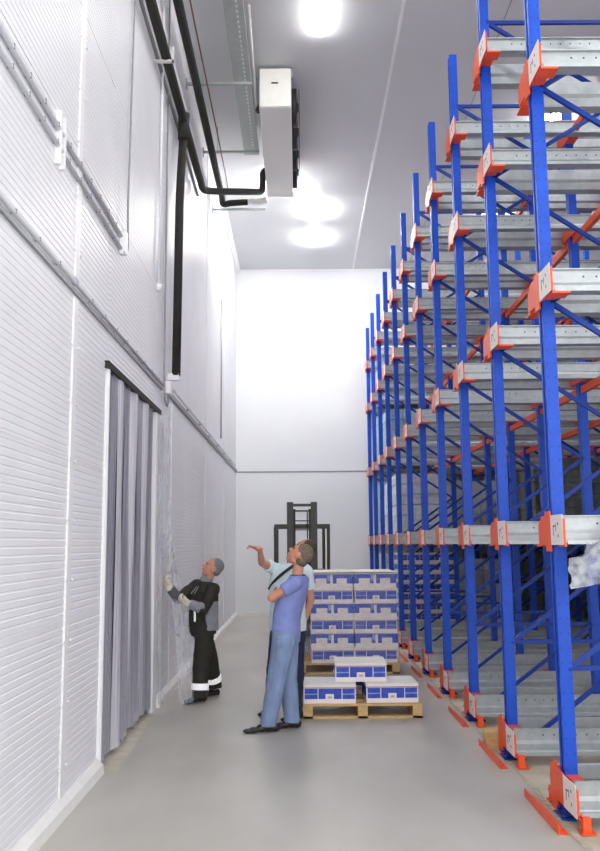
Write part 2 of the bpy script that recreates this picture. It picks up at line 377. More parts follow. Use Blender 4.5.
MB().box(-.36, -.3, -1.68, -1.6, zc - .02, zc + .12, 0, Matrix.Rotation(.5, 3, 'Y'), V((-.3, -1.64, zc))).build('cable_gland', 'ink', ac)
MB().box(-.30, .19, 1.6, 1.63, zc + .02, -.05).build('rear_panel', 'unit', ac)

# ------------------------------------------------------------------ ceiling lamps
lamp_spots = [(.30, 1.2, 'above the camera'), (.30, 4.4, ''), (.30, 7.6, ''), (.33, 10.75, ''), (.44, 17.6, ''), (.41, 19.35, ''),
              (4.4, 3, ''), (4.4, 8, ''), (4.4, 13.5, ''), (4.4, 18, ''), (-.36, 16.25, '')]  # rack row and the spot behind the cooler are added to brighten the hall
llabs = ['linear ceiling lamp behind and above the viewpoint', 'linear ceiling lamp over the near aisle, second from viewpoint', 'linear ceiling lamp over the aisle just out of frame',
         'glowing linear ceiling lamp at the top edge, right of the cable tray', 'glowing linear ceiling lamp just beyond the cooler', 'glowing linear ceiling lamp closest to the back wall',
         'added fill lamp over the racks, nearest the viewpoint', 'added fill lamp over the racks, second from viewpoint', 'added fill lamp over the racks, third from viewpoint', 'added fill lamp over the racks at the far end', 'added fill lamp hidden from view just behind the cooler']
for (x, y, _), lb in zip(lamp_spots, llabs):
    e = empty('ceiling_lamp', (x, y, HC), lb, 'ceiling lamp', 'linear lamps on the ceiling')
    MB().box(-.06, .06, -.42, .42, -.03, 0).build('lamp_housing', 'trimw', e)
    MB().extrude([(-.05, -.03), (-.045, -.075), (.045, -.075), (.05, -.03)], 'Y', -.41, .41).build('diffuser', 'lampfill' if y == 16.25 else 'lampfar' if y > 12 or x > 2 else 'lamp', e)

# ------------------------------------------------------------------ racks
XP = 1.784; YP = 5.9; DY = 1.555; ZT = 7.32; NF = 11
PX = [1.784, 3.06, 4.12, 5.40, 6.46, 7.74]
LV = [.085, 1.78, 3.49, 5.13, 6.22]
RH = .19
names = ['nearest', 'second', 'third', 'fourth', 'fifth', 'sixth', 'seventh', 'eighth', 'ninth', 'tenth', 'eleventh and farthest']
def rack_row():
    e = empty('rack_frame', (XP, 0, 0), 'x', 'rack', 'drive-in rack frames standing in a row along the aisle')
    def X(x): return x - XP
    for i, x in enumerate(PX):
        pr = [(-.05, -.05), (.05, -.05), (.05, .05), (.02, .05), (.02, .035), (.035, .035), (.035, -.035), (-.035, -.035), (-.035, .035), (-.02, .035), (-.02, .05), (-.05, .05)]
        # perforated post: channel closed toward the aisle
        pr = [(-v * .85, u) for u, v in pr]; pr = [(X(x) + u * (1 if i % 2 == 0 else -1), v) for u, v in pr]
        mb = MB(); mb.extrude(pr, 'Z', .01, ZT, 0)
        if i == 0:
            for k in range(0, 72):
                z = .3 + k * .098
                for q in (-.026, .026): mb.box(X(x) + q - .005, X(x) + q + .005, -.0505, -.0495, z, z + .012, 1)
        p = mb.build('post', ['blue', 'bluedk'], e)
        fp = MB().box(X(x) - .09, X(x) + .09, -.1, .1, 0, .012).box(X(x) - .06, X(x) + .06, -.065, .065, .012, .09).tube([(X(x) - .06, -.075, .02), (X(x) - .09, -.075, .02)], .014, 8).tube([(X(x) - .06, .02, .05), (X(x) - .085, .02, .05)], .014, 8).build('base_plate', 'bluedk', e, bevel=.004)
    zz = [(.06, .95, 0), (.95, 1.83, 0), (1.83, 2.68, 0), (2.68, 3.5, 1), (3.5, 4.33, 0), (4.33, 5.15, 1), (5.15, 5.9, 0), (5.9, 6.7, 1)]
    for a, b in ((0, 1), (2, 3), (4, 5)):
        xa, xb = X(PX[a]) + .03, X(PX[b]) - .03
        for z0, z1, fl in zz:
            u, v = (z0, z1) if not fl else (z1, z0)
            MB().bar((xa, -.02, u), (xb, -.02, v), .03, .034).tube([(xa, -.052, u), (xa, -.06, u)], .013, 8, 0).tube([(xb, -.052, v), (xb, -.06, v)], .013, 8, 0).build('diagonal_brace', 'bluedk', e)
        for z in (.95, 6.72):
            MB().bar((xa, 0.01, z), (xb, 0.01, z), .03, .034).build('horizontal_brace', 'bluedk', e)
    for li, z in enumerate(LV):
        for q in (-1, 1):
            pf = [(.20, .19), (.205, .195), (.235, .195), (.235, .188), (.212, .186), (.212, .10), (.232, .075), (.232, .022), (.238, .012), (.325, .012), (.325, .03), (.332, .03), (.332, .004), (.225, .004), (.222, .072), (.202, .096)]
            mb = MB(); mb.extrude([(q * u, z + v) for u, v in pf], 'X', -.055 + .02, X(8.4), 0)
            for k in range(9):
                mb.box(.2 + k * .09, .212 + k * .09, q * .213 - .001, q * .213 + .001, z + .135, z + .147, 1)
            mb.build('pallet_rail', ['galv', 'galvd'], e)
        for i, x in enumerate(PX[:4]):
            if i == 0:
                mb = MB()
                x0, x1 = -.068, -.055
                # orange bracket plate: wings either side of the post with a clipped outer corner
                mb.extrude([(-.36, z), (-.36, z + .17), (-.05, z + .2), (-.05, z + .23), (.05, z + .23), (.05, z + .2), (.14, z + .2), (.22, z + .14), (.22, z + .0), (.05, z - .0), (.05, z - .045 if li else z), (-.05, z - .045 if li else z), (-.05, z)] if li else [(-.36, z + .02), (-.36, z + .17), (-.05, z + .2), (.05, z + .21), (.10, z + .25), (.20, z + .2), (.22, z + .12), (.20, .01), (.08, .01), (.05, z), (-.05, z)], 'X', x0, x1)
                mb.extrude([(-.2, z), (-.2, z + .19), (-.19, z + .19), (-.19, z)], 'X', x1, -.02)
                mb.extrude([(.2, z), (.2, z + .19), (.19, z + .19), (.19, z)], 'X', x1, .1)
                mb.box(x1, .07 if li > 1 else -.04, -.335, -.2, z - .012, z + .003); mb.box(x1, .1, .2, .335, z - .012, z + .003)
                mb.box(-.04, .045, -.19, -.052, z + .02, z + .19)
                b = mb.build('bracket', 'orange', e)
                lb = MB().box(x0 - .004, x0, -.35, -.09, z + .0, z + .2)
                lb.box(x0 - .0045, x0 - .004, -.21, -.2, z + .09, z + .14, 1).box(x0 - .0045, x0 - .004, -.19, -.145, z + .12, z + .13, 1).box(x0 - .0045, x0 - .004, -.155, -.145, z + .06, z + .13, 1).box(x0 - .0045, x0 - .004, -.26, -.245, z + .05, z + .07, 1).box(x0 - .0045, x0 - .004, -.26, -.245, z + .13, z + .15, 1)
                l_ = lb.build('label_plate', ['label', 'ink'], b); l_['label'] = 'white label plate with black characters'
            else:
                MB().box(X(x) - .055, X(x) + .055, -.2, .2, z + .01, z + .15).build('bracket', 'orange', e)
    for q in (-1, 1):
        MB().box(-.04, .01, q * .34 - .03, q * .34 + .03, 0, .1).box(-.055, .04, q * .34 - .045, q * .34 + .045, 0, .01).build('rail_foot', 'orange', e)
    return e
row = rack_row()
for k in range(NF):
    e = row if k == 0 else copy_tree(row)
    e.location = (XP, YP + k * DY - (.12 if k == 10 else 0), 0)
    nm = names[k] if k in (0, 10) else names[k] + ' nearest'
    e['label'] = ('tall blue rack frame with grey rails and orange brackets, %s to the viewer' % names[k]) if k == 0 else \
        ('tall blue rack frame with grey rails, %s in the row, against the back wall' % 'eleventh' if k == 10 else 'tall blue rack frame with grey rails and orange brackets, %s from the viewer' % names[k])
# orange tie beams along the row
ordn = {3.06: 'first inner post line', 4.12: 'second inner post line', 5.40: 'third inner post line'}
lvn = ['above the second rail level', 'above the third rail level', 'above the fourth rail level', 'at the top rail level']
for x in (3.06, 4.12, 5.40, 6.46):
    for li, z in enumerate((3.42, 5.1, 6.3)):
        if x == 6.46 and li: continue
        tag(MB().bar((x, YP - 1.5, z), (x, YP + 10 * DY, z), .05, .075).build('tie_beam', 'orange'),
            'orange tie beam along the %s, %s rail level' % ({3.06: 'first inner post line', 4.12: 'second inner post line', 5.40: 'third inner post line', 6.46: 'fourth inner post line'}[x], ['third', 'fourth', 'top'][li]), 'rack beam', 'orange tie beams joining the rack frames')
# orange floor guides
for k in range(NF):
    y = YP + .45 + k * DY
    e = tag(MB().extrude([(-.02, .0), (.045, .0), (.045, .006), (-.012, .006), (-.012, .055), (-.02, .055)], 'Y', -.82, 0).tube([(.02, -.72, .004), (.02, -.72, .016)], .012, 8).tube([(.02, -.1, .004), (.02, -.1, .016)], .012, 8).build('floor_guide', 'orange'),
            'orange steel floor guide at the aisle edge before the %s rack frame' % names[k].replace('eleventh and farthest', 'farthest'), 'guide rail', 'orange floor guides along the rack edge')
    e.location = (1.61, y, 0)

# ------------------------------------------------------------------ pallets and goods
def pallet(loc, label, w=1.2, d=1.2, m='wood', group=None, parts=True, name='wooden_pallet'):
    e = empty(name, loc, label, 'pallet', group)
    for i in range(5):
        x0 = 0
        y = i * (d - .12) / 4
        MB().box(0, w, y, y + .12, .122, .144).build('deck_board', m, e, bevel=.003)
    for i in range(3):
        x = i * (w - .1) / 2
        MB().box(x, x + .1, 0, d, .1, .122).build('stringer', m, e)
        MB().box(x, x + .1, 0, d, 0, .022).build('bottom_board', m, e)
        for j in range(3):
            y = j * (d - .12) / 2
            MB().box(x, x + .1, y, y + .12, .022, .1).build('block', m, e)
    MB().box(0, w, 0, .1, 0, .022).build('bottom_board', m, e)
    return e
def simple_pallet(loc, label, w, d, m='woodd', group=None):
    mb = MB()
    for i in range(5): mb.box(0, w, i * (d - .12) / 4, i * (d - .12) / 4 + .12, .122, .144)
    for i in range(3):
        x = i * (w - .1) / 2; mb.box(x, x + .1, 0, d, .1, .122)
        for j in range(3): mb.box(x, x + .1, j * (d - .12) / 2, j * (d - .12) / 2 + .12, 0, .1)
    o = mb.build('wooden_pallet', m); o.location = loc; return tag(o, label, 'pallet', group)
def carton(w, d, h, kind=0):
    """white carton with blue printed bands; origin at lower front left corner"""
    e = empty('carton', (0, 0, 0), 'x', 'carton', 'white and blue cartons')
    mb = MB(); mb.box(0, w, 0, d, 0, h * .86)
    t = .0012
    def dec(x0, x1, z0, z1, mi, tt=t): mb.box(x0, x1, -tt, 0, z0, z1, mi)
    if kind == 0:
        for a, b in ((.02, .27), (.285, .73), (.745, .98)): dec(w * a, w * b, h * .24, h * .78, 1)
        dec(w * .42, w * .58, h * .22, h * .5, 2, 2 * t); dec(w * .46, w * .54, h * .27, h * .38, 4, 3 * t); dec(0, w, h * .80, h * .84, 3)
        dec(w * .02, w * .27, h * .46, h * .52, 5, 2 * t); dec(w * .745, w * .98, h * .46, h * .52, 5, 2 * t)
    else:
        for a, b in ((.0, .47), (.53, 1)): dec(w * a, w * b, h * .30, h * .92, 1)
        dec(w * .12, w * .38, h * .1, h * .66, 2, 2 * t); dec(w * .62, w * .86, h * .1, h * .66, 2, 2 * t); dec(0, w, h * .93, h * .97, 3)
        dec(w * .4, w * .47, h * .5, h * .9, 5, 2 * t)
    for x0, x1 in ((-t, 0), (w, w + t)):
        for a, b in ((.04, .46), (.5, .96)): mb.box(x0, x1, d * a, d * b, h * .24, h * .78, 1)
    mb.build('box_body', ['card', 'cardblue', 'label', 'cardred', 'galv', 'cardpale'], e)
    MB().box(-.004, w + .004, -.004, d + .004, h * .86 if kind == 0 else h * .95, h).build('lid', 'lid', e)
    return e
PF = (.02, 9.1)
pallet((PF[0], PF[1], 0), 'light wooden pallet in the aisle carrying four loose cartons', 1.24, 1.15, group='pallets in the aisle')
c0 = carton(.545, .50, .195, 0)
c0['group'] = 'loose cartons on the front pallet'
spots = [(.005, .04, .144, -.02, 'white and blue carton at the left front corner of the front pallet'), (.665, .06, .144, .03, 'white and blue carton at the right front corner of the front pallet'),
         (.36, .57, .144, 0, 'white and blue carton behind the gap between the front pair of cartons'), (.345, .18, .342, -.015, 'topmost white and blue carton resting on the front pair of cartons')]
for i, (x, y, z, r, lb) in enumerate(spots):
    e = c0 if i == 0 else copy_tree(c0)
    e.location = (PF[0] + x, PF[1] + y, z); e.rotation_euler.z = r; e['label'] = lb
# tall wrapped stack
PR = (.145, 12.15)
pallet((PR[0] - .17, PR[1] - .03, 0), 'wooden pallet under the tall film wrapped stack of cartons', 1.40, 1.26, group='pallets in the aisle', m='wood')
ca, cb = carton(.60, .60, .204, 0), carton(.60, .60, .204, 1)
lay = ['bottom', 'second', 'third', 'fourth', 'fifth', 'top']
first = {0: True, 1: True}
for k in range(6):
    for r in range(2):
        for c in range(2):
            kd = k % 2; src = (ca, cb)[kd]
            e = src if first[kd] else copy_tree(src); first[kd] = False
            j = random.uniform(-.008, .008)
            e.location = (PR[0] + c * .615 + j, PR[1] + r * .615 + random.uniform(-.006, .006), .146 + k * .206)
            e['group'] = 'cartons in the tall wrapped stack'
            e['label'] = '%s layer carton in the wrapped stack, %s %s column' % (lay[k], ('front', 'rear')[r], ('left', 'right')[c])
mb = MB()
gx = [(-.03, -.02), (1.22, -.02), (1.22, 1.22), (-.03, 1.22)]
def wrapfilm(x0, x1, y0, y1, z0, z1, seed, m='film', top=True, amp=.012):
    rnd = random.Random(seed); mb = MB(); N = 12; per = []
    for a, b in (((x0, y0), (x1, y0)), ((x1, y0), (x1, y1)), ((x1, y1), (x0, y1)), ((x0, y1), (x0, y0))):
        for i in range(N): per.append((a[0] + (b[0] - a[0]) * i / N, a[1] + (b[1] - a[1]) * i / N))
    g = []; R_ = 14
    for r in range(R_ + 1):
        z = z0 + (z1 - z0) * r / R_; g.append([mb.bm.verts.new((x + rnd.uniform(0, amp) * (1 if x > (x0 + x1) / 2 else -1), y + rnd.uniform(0, amp) * (1 if y > (y0 + y1) / 2 else -1), z)) for x, y in per])
    for r in range(R_):
        for i in range(len(per)):
            f = mb.bm.faces.new((g[r][i], g[r][(i + 1) % len(per)], g[r + 1][(i + 1) % len(per)], g[r + 1][i])); f.smooth = True
    if top: mb.bm.faces.new(g[-1])
    return mb.build('stretch_film', m)
f = tag(wrapfilm(PR[0] - .016, PR[0] + 1.232, PR[1] - .02, PR[1] + 1.235, .148, 1.39, 3, top=False), 'clear stretch film wound around the tall stack of cartons', 'stretch film')
mb = MB(); g = []; rnd = random.Random(2)
for i in range(11):
    v = i / 10; g.append([mb.bm.verts.new((PR[0] - .02 - .13 * v ** .8 * (1 - u / 4) + rnd.uniform(-.006, .006), PR[1] - .01 + .22 * u, 1.25 - 1.10 * v)) for u in range(5)])
for a_, b_ in zip(g, g[1:]):
    for i in range(4): mb.bm.faces.new((a_[i], a_[i + 1], b_[i + 1], b_[i])).smooth = True
mb.build('loose_film', 'film2', f)
mb = MB(); N = 10; g = []
for i in range(N + 1):
    g.append([mb.bm.verts.new((PR[0] - .02 + 1.255 * i / N, PR[1] - .02 + 1.26 * j / N, 1.395 + (.012 * random.random() if 0 < i < N and 0 < j < N else 0))) for j in range(N + 1)])
for i in range(N):
    for j in range(N): mb.bm.faces.new((g[i][j], g[i + 1][j], g[i + 1][j + 1], g[i][j + 1])).smooth = True
tag(mb.build('cover_sheet', 'lid'), 'pale cover sheet lying over the top of the tall carton stack', 'cover sheet')

# goods stored in the racks
def lane_y(k): return YP + k * DY + DY / 2 - (.06 if k == 9 else 0)      # lane between frame k and k+1
def load(x, k, lv, w, h, m, label, d=1.12, bands=True, group='wrapped loads stored in the racks'):
    d = 1.0 if k == 9 else 1.08; z = LV[lv] + .035; y = lane_y(k) - d / 2
    e = empty('wrapped_load', (x, y, z), label, 'wrapped load', group)
    mb = MB()
    for i in range(5): mb.box(0, w, i * (d - .12) / 4, i * (d - .12) / 4 + .12, .1, .125)
    for i in range(3):
        xx = i * (w - .1) / 2; mb.box(xx, xx + .1, 0, d, 0, .1)
    mb.build('pallet', 'woodd', e)
    rows = max(2, int(h / .2)); mb = MB(); hh = h / rows
    for r in range(rows):
        for c in range(3):
            for q in range(2):
                j = random.uniform(-.012, .012)
                mb.box(c * w / 3 + .008 + j, (c + 1) * w / 3 - .008 + j, q * d / 2 + .01 + j, (q + 1) * d / 2 - .01 + j, .127 + r * hh, .127 + (r + 1) * hh - .01)
    mb.build('goods', m, e, bevel=.012)
    fm = wrapfilm(-.015, w + .015, -.01, d + .01, .1, .127 + h + .01, k * 7 + lv, amp=.01); fm.parent = e; fm.name = 'film_wrap'
    return e
L = []
lvname = ['floor', 'second', 'third', 'fourth', 'top']
def put(x, k, lv, h, m, w=1.15):
    lb = '%s wrapped load on the %s rail level, %s bay, %s deep' % ({'goods': 'pale', 'goods2': 'grey green', 'goodsblue': 'pale blue'}[m], lvname[lv], names[k].split()[0] if k < 10 else 'last',
        'first' if x < 3 else 'second' if x < 4.3 else 'third' if x < 5.6 else 'fourth')
    load(x, k, lv, w, h, m, lb)
put(1.95, 8, 1, 1.2, 'goods'); put(1.95, 9, 1, 1.3, 'goodsblue'); put(1.95, 7, 1, 1.25, 'goods', .95); put(3.2, 8, 1, 1.2, 'goods')
put(1.9, 9, 2, 1.2, 'goodsblue'); put(1.95, 8, 2, 1.1, 'goodsblue', 1.1); put(1.95, 9, 3, .8, 'goods')
put(1.9, 9, 0, 1.3, 'goods'); put(3.2, 8, 0, 1.2, 'goods'); put(3.2, 9, 1, 1.2, 'goods')
for k in (5, 6, 7):
    for x in (4.3, 5.6): put(x, k, 1, 1.2 + .05 * (k % 2), 'goods2')
for k in (8, 9):
    for x in (4.5, 5.8, 7.1): put(x, k, 1, 1.25, 'goods2'); put(x, k, 0, 1.3, 'goods2')
for k in (6, 7): put(5.6, k, 0, 1.25, 'goods2'); put(6.9, k, 0, 1.3, 'goods2'); put(6.9, k, 1, 1.2, 'goods2')
for k in (3, 4): put(5.2, k, 1, 1.25, 'goods2'); put(6.5, k, 1, 1.2, 'goods2')
put(4.0, 9, 2, 1.2, 'goods2'); put(5.3, 9, 2, 1.2, 'goods2')
# carton pallet on the floor rails, eighth bay
KY = lane_y(7); KX = 1.98; KZ = LV[0] + .03
simple_pallet((KX, KY - .56, KZ), 'wooden pallet on the floor rails under cartons, behind the far posts', 1.1, 1.12)
cc = carton(.53, .54, .19, 0); fst = True
for k in range(7):
    for c in range(2):
        for r in range(2):
            e = cc if fst else copy_tree(cc); fst = False
            e.location = (KX + .01 + c * .55, KY - .54 + r * .56, KZ + .146 + k * .192); e['group'] = 'cartons stored behind the far rack posts'
            e['label'] = 'stored carton behind the far posts, layer %s from the floor, %s %s column' % (['one', 'two', 'three', 'four', 'five', 'six', 'seven'][k], ('front', 'rear')[r], ('left', 'right')[c])
# film sheet draped over the nearest rail
mb = MB(); rnd = random.Random(5); g = []
for i in range(15):
    u = i / 14; row_ = []
    for j in range(15):
        v = j / 14; x = 1.86 + u * 1.1; zt = 1.80 + .32 * min(1, max(0, u - .06) / .22); zb = 1.50 + .06 * u + .02 * math.sin(u * 9)
        if v < .2: yy = 5.60 + .05 * math.sin(v * 10); zz = zt
        z = zt + (zb - zt) * v
        row_.append(mb.bm.verts.new((x - .12 * (v > .3) * (1 - u) + rnd.uniform(-.01, .01), 5.535 + .02 * math.sin(u * 11 + v * 4) + .02 * rnd.random() + (-.02 if v > .4 else 0), z)))
    g.append(row_)
for i in range(14):
    for j in range(14): mb.bm.faces.new((g[i][j], g[i + 1][j], g[i + 1][j + 1], g[i][j + 1])).smooth = True
ds = mb.build('plastic_sheet', 'film2'); tag(ds, 'crumpled clear plastic sheet draped over the nearest rack rail at eye level', 'plastic sheet')
mb = MB().box(1.93, 2.3, 5.49, 5.494, 1.535, 1.60).box(1.97, 2.01, 5.488, 5.49, 1.552, 1.565, 1).box(2.04, 2.10, 5.488, 5.49, 1.552, 1.565, 1)
mb.build('sticker', ['label', 'ink'], ds)
# wooden block by the second frame
tag(MB().box(0, .19, 0, .13, 0, .15).build('wood_block', 'wood', bevel=.004), 'short offcut wooden block on the floor by the second rack frame', 'wood block').location = (1.62, YP + DY + .28, 0)

# ------------------------------------------------------------------ forklift
fk = empty('forklift', (-.0, 15.4, 0), 'dark forklift with raised mast and overhead guard parked facing the camera', 'forklift')
fk.location = (.04, 16.05, 0)
for sx in (-1, 1):
    mb = MB(); x = sx * .225
    mb.extrude([(x - .06, -.1), (x + .06, -.1), (x + .06, .02), (x + .02 * 1, .02), (x + .02, -.05), (x - .02, -.05), (x - .02, .02), (x - .06, .02)], 'Z', .05, 2.58); mb.build('mast_rail', 'fork', fk, bevel=.004)
    MB().box(sx * .15 - .025, sx * .15 + .025, -.06, .04, .1, 2.45).build('inner_mast_rail', 'forkd', fk)
    MB().box(sx * .2 - .06, sx * .2 + .06, -1.25, -.14, .04, .075).box(sx * .2 - .06, sx * .2 + .06, -.17, -.135, .04, .62).build('fork', 'forkd', fk, bevel=.005)
    MB().tube([(sx * .11, .03, .2), (sx * .11, .03, 1.5)], .035, 12).build('lift_cylinder', 'forkd', fk)
for z, h in ((2.50, .05), (2.40, .03), (2.22, .02), (2.05, .02), (1.2, .08)):
    MB().box(-.2, .2, -.03, .01, z, z + h).build('cross_member', 'fork', fk)
MB().box(-.45, .45, -.135, -.1, .5, .58).box(-.45, .45, -.135, -.1, .12, .22).box(-.38, -.33, -.135, -.1, .1, .58).box(.33, .38, -.135, -.1, .1, .58).build('carriage', 'forkd', fk)
MB().tube([(.1, 0, .6), (.1, 0, 2.4)], .012, 8).build('hose', 'rubber', fk)
mb = MB(); mb.box(-.53, .53, .1, .16, 2.10, 2.17); mb.box(-.53, .53, 1.25, 1.31, 2.10, 2.16); mb.box(-.53, -.48, .16, 1.25, 2.10, 2.16); mb.box(.48, .53, .16, 1.25, 2.10, 2.16)
for i in range(5): mb.box(-.4 + i * .18, -.36 + i * .18, .16, 1.25, 2.12, 2.14)
mb.build('overhead_guard', 'fork', fk)
for x, y0, y1 in ((-.51, .35, .13), (.50, .35, .13), (-.51, 1.35, 1.28), (.44, 1.35, 1.28)):
    MB().bar((x, y0, .9), (x, y1, 2.12), .045, .06).build('guard_pillar', 'fork', fk)
MB().box(-.5, .5, .12, 1.0, .22, .62).box(-.5, -.2, .25, 1.0, .62, .8).box(.2, .5, .25, 1.0, .62, .8).build('chassis', 'redp', fk, bevel=.04)
MB().extrude([(1.0, .2), (1.75, .25), (1.85, .6), (1.75, .98), (1.2, 1.05), (1.0, .95)], 'X', -.52, .52).build('counterweight', 'forkd', fk, bevel=.06)
MB().box(-.25, .25, .75, 1.2, .9, 1.02).box(-.25, .25, 1.15, 1.28, 1.0, 1.5).build('seat', 'rubber', fk, bevel=.05)
MB().box(.1, .5, .3, .75, .8, 1.32).build('cowl', 'forkd', fk, bevel=.08)
MB().tube([(-.02, .55, 1.2), (-.02, .35, .9)], .02, 8).tube([(.15 * math.cos(t * math.pi / 12) - .02, .55 + .1 * math.sin(t * math.pi / 12), 1.2 + .11 * math.sin(t * math.pi / 12)) for t in range(25)], .014, 6).build('steering_wheel', 'rubber', fk)
for x, y, r in ((-.45, .3, .26), (.45, .3, .26), (-.4, 1.45, .22), (.4, 1.45, .22)):
    wl = MB().tube([(x - .08, y, r), (x + .08, y, r)], r, 24).build('wheel', 'rubber', fk, bevel=.02)
    MB().tube([(x - .085, y, r), (x + .085, y, r)], r * .5, 16).build('hub', 'redp', wl)

# ------------------------------------------------------------------ people
class Blob:
    """collects overlapping solids which are fused by a voxel remesh into one continuous surface"""
    def __init__(self): self.bm = bmesh.new()
    def ell(self, c, rf, rs, ru, f=V((1, 0, 0)), sd=V((0, 1, 0)), u=V((0, 0, 1)), seg=16):
        r = bmesh.ops.create_uvsphere(self.bm, u_segments=seg, v_segments=seg // 2 + 2, radius=1)
        for v in r['verts']: v.co = V(c) + f * (v.co.x * rf) + sd * (v.co.y * rs) + u * (v.co.z * ru)
        return self
    def cone(self, a, b, ra, rb, n=14, ca=True, cb=True):
        a, b = V(a), V(b); d = (b - a).normalized(); ref = V((0, 0, 1)) if abs(d.z) < .9 else V((1, 0, 0))
        u = d.cross(ref).normalized(); w_ = d.cross(u)
        A = [self.bm.verts.new(a + (u * math.cos(2 * math.pi * j / n) + w_ * math.sin(2 * math.pi * j / n)) * ra) for j in range(n)]
        B = [self.bm.verts.new(b + (u * math.cos(2 * math.pi * j / n) + w_ * math.sin(2 * math.pi * j / n)) * rb) for j in range(n)]
        fs = [self.bm.faces.new((A[j], A[(j + 1) % n], B[(j + 1) % n], B[j])) for j in range(n)] + [self.bm.faces.new(A[::-1]), self.bm.faces.new(B)]
        bmesh.ops.recalc_face_normals(self.bm, faces=fs)
        if ca: self.ell(a, ra, ra, ra, seg=12)
        if cb: self.ell(b, rb, rb, rb, seg=12)
        return self
    def chain(self, pts, rs, c0=True, c1=True):
        for i in range(len(pts) - 1): self.cone(pts[i], pts[i + 1], rs[i], rs[i + 1], ca=(c0 if i == 0 else True), cb=(c1 if i == len(pts) - 2 else True))
        return self
    def loft(self, rings, S, F, n=24, p=2.4):
        R_ = []
        for c, a, b in rings:
            row = []
            for j in range(n):
                t = 2 * math.pi * j / n; ct, st = math.cos(t), math.sin(t)
                x = math.copysign(abs(ct) ** (2 / p), ct) * a; y = math.copysign(abs(st) ** (2 / p), st) * b
                row.append(self.bm.verts.new(V(c) + S * x + F * y))
            R_.append(row)
        fs = []
        for A, B in zip(R_, R_[1:]):
            for j in range(n): fs.append(self.bm.faces.new((A[j], A[(j + 1) % n], B[(j + 1) % n], B[j])))
        fs += [self.bm.faces.new(R_[0][::-1]), self.bm.faces.new(R_[-1])]
        bmesh.ops.recalc_face_normals(self.bm, faces=fs); return self
    def build(self, name, m, parent, voxel=.008, smooth=3, rough=0, seed=0):
        me = bpy.data.meshes.new(name); self.bm.to_mesh(me); self.bm.free()
        o = bpy.data.objects.new(name, me); col.objects.link(o)
        r = o.modifiers.new('r', 'REMESH'); r.mode = 'VOXEL'; r.voxel_size = voxel; r.use_smooth_shade = True
        if smooth:
            q = o.modifiers.new('s', 'SMOOTH'); q.factor = .5; q.iterations = smooth
        if rough:
            tx = bpy.data.textures.new(name, 'CLOUDS'); tx.noise_scale = .09
            d = o.modifiers.new('d', 'DISPLACE'); d.texture = tx; d.strength = rough; d.mid_level = .5; d.texture_coords = 'LOCAL'
        dg = bpy.context.evaluated_depsgraph_get(); me2 = bpy.data.meshes.new_from_object(o.evaluated_get(dg))
        o.modifiers.clear(); o.data = me2; bpy.data.meshes.remove(me)
        me2.materials.clear(); me2.materials.append(M[m]); me2.name = name
        for pl in me2.polygons: pl.use_smooth = True
        o.parent = parent; return o

def hand(B, wrist, dirv, palm_n, thumb_side, L=.185, curl=.5, point=False, k=1.0):
    """palm plus five fingers; dirv along the hand, palm_n out of the palm, thumb_side toward the thumb"""
    d = V(dirv).normalized(); n_ = (V(palm_n) - d * V(palm_n).dot(d)).normalized(); sdv = d.cross(n_)
    if sdv.dot(V(thumb_side)) < 0: sdv = -sdv
    w_ = V(wrist); pl = L * .5
    B.chain([w_ - d * .01, w_ + d * .03], [.027 * k, .03 * k])
    B.ell(w_ + d * pl * .55, pl * .6, .042 * k, .017 * k, d, sdv, n_)
    for i, (off, ln) in enumerate(((.030, .072), (.010, .08), (-.010, .074), (-.029, .058))):
        p = w_ + d * (pl * .95) + sdv * off * k; c = curl if not (point and i == 0) else .05
        pts = [p]; ang = 0
        for q, fr in enumerate((.45, .32, .25)):
            ang += c * (.7, 1.0, .8)[q]; pts.append(pts[-1] + (d * math.cos(ang) + n_ * math.sin(ang)) * ln * fr)
        B.chain([p - d * .03] + pts, [.0105 * k, .0105 * k, .0098 * k, .009 * k, .008 * k])
    t0 = w_ + d * .025 + sdv * .026 * k; td = (d * .6 + sdv * .75 + n_ * .3).normalized()
    B.chain([t0, t0 + td * .035, t0 + td * .035 + (d * .8 + sdv * .35 + n_ * .35).normalized() * .034], [.014 * k, .012 * k, .0095 * k])

def head(B, c, f, u, k=1.06):
    f = V(f).normalized(); u = (V(u) - f * V(u).dot(f)).normalized(); sd = u.cross(f); c = V(c)
    P = lambda a, b, g: c + (f * a + sd * b + u * g) * k
    E_ = B.ell
    class _S:
        def ell(s_, c_, a, b, g, *r): E_(c_, a * k, b * k, g * k, *r)
        def chain(s_, *r): Bc(*r)
    Bc = B.chain; B = _S()
    B.ell(P(-.012, 0, .022), .098, .078, .100, f, sd, u)
    B.ell(P(.03, 0, -.035), .062, .060, .075, f, sd, u)
    B.ell(P(.052, 0, -.092), .028, .034, .022, f, sd, u)          # chin
    B.ell(P(.01, 0, -.07), .06, .054, .04, f, sd, u)              # jaw
    B.ell(P(.078, 0, .028), .016, .052, .012, f, sd, u)           # brow
    B.chain([P(.082, 0, .012), P(.104, 0, -.022)], [.009, .0135]); B.ell(P(.09, .012, -.028), .012, .008, .008, f, sd, u); B.ell(P(.09, -.012, -.028), .012, .008, .008, f, sd, u)
    B.ell(P(.082, 0, -.055), .012, .024, .007, f, sd, u); B.ell(P(.08, 0, -.066), .012, .02, .007, f, sd, u)
    for q in (-1, 1):
        B.ell(P(.06, q * .042, -.015), .022, .02, .018, f, sd, u)
        B.ell(P(-.005, q * .078, -.008), .02, .009, .031, f, sd, u)
    return P, f, sd, u

def face_parts(P, f, sd, u, parent, glasses=False):
    for q in (-1, 1):
        b = Blob(); b.ell(P(.082, q * .031, .008), .009, .014, .007, f, sd, u); b.build('eye', 'eye', parent, .003, 1)
    b = Blob(); b.ell(P(.089, 0, -.06), .010, .024, .007, f, sd, u); b.build('lips', 'lip', parent, .003, 1)

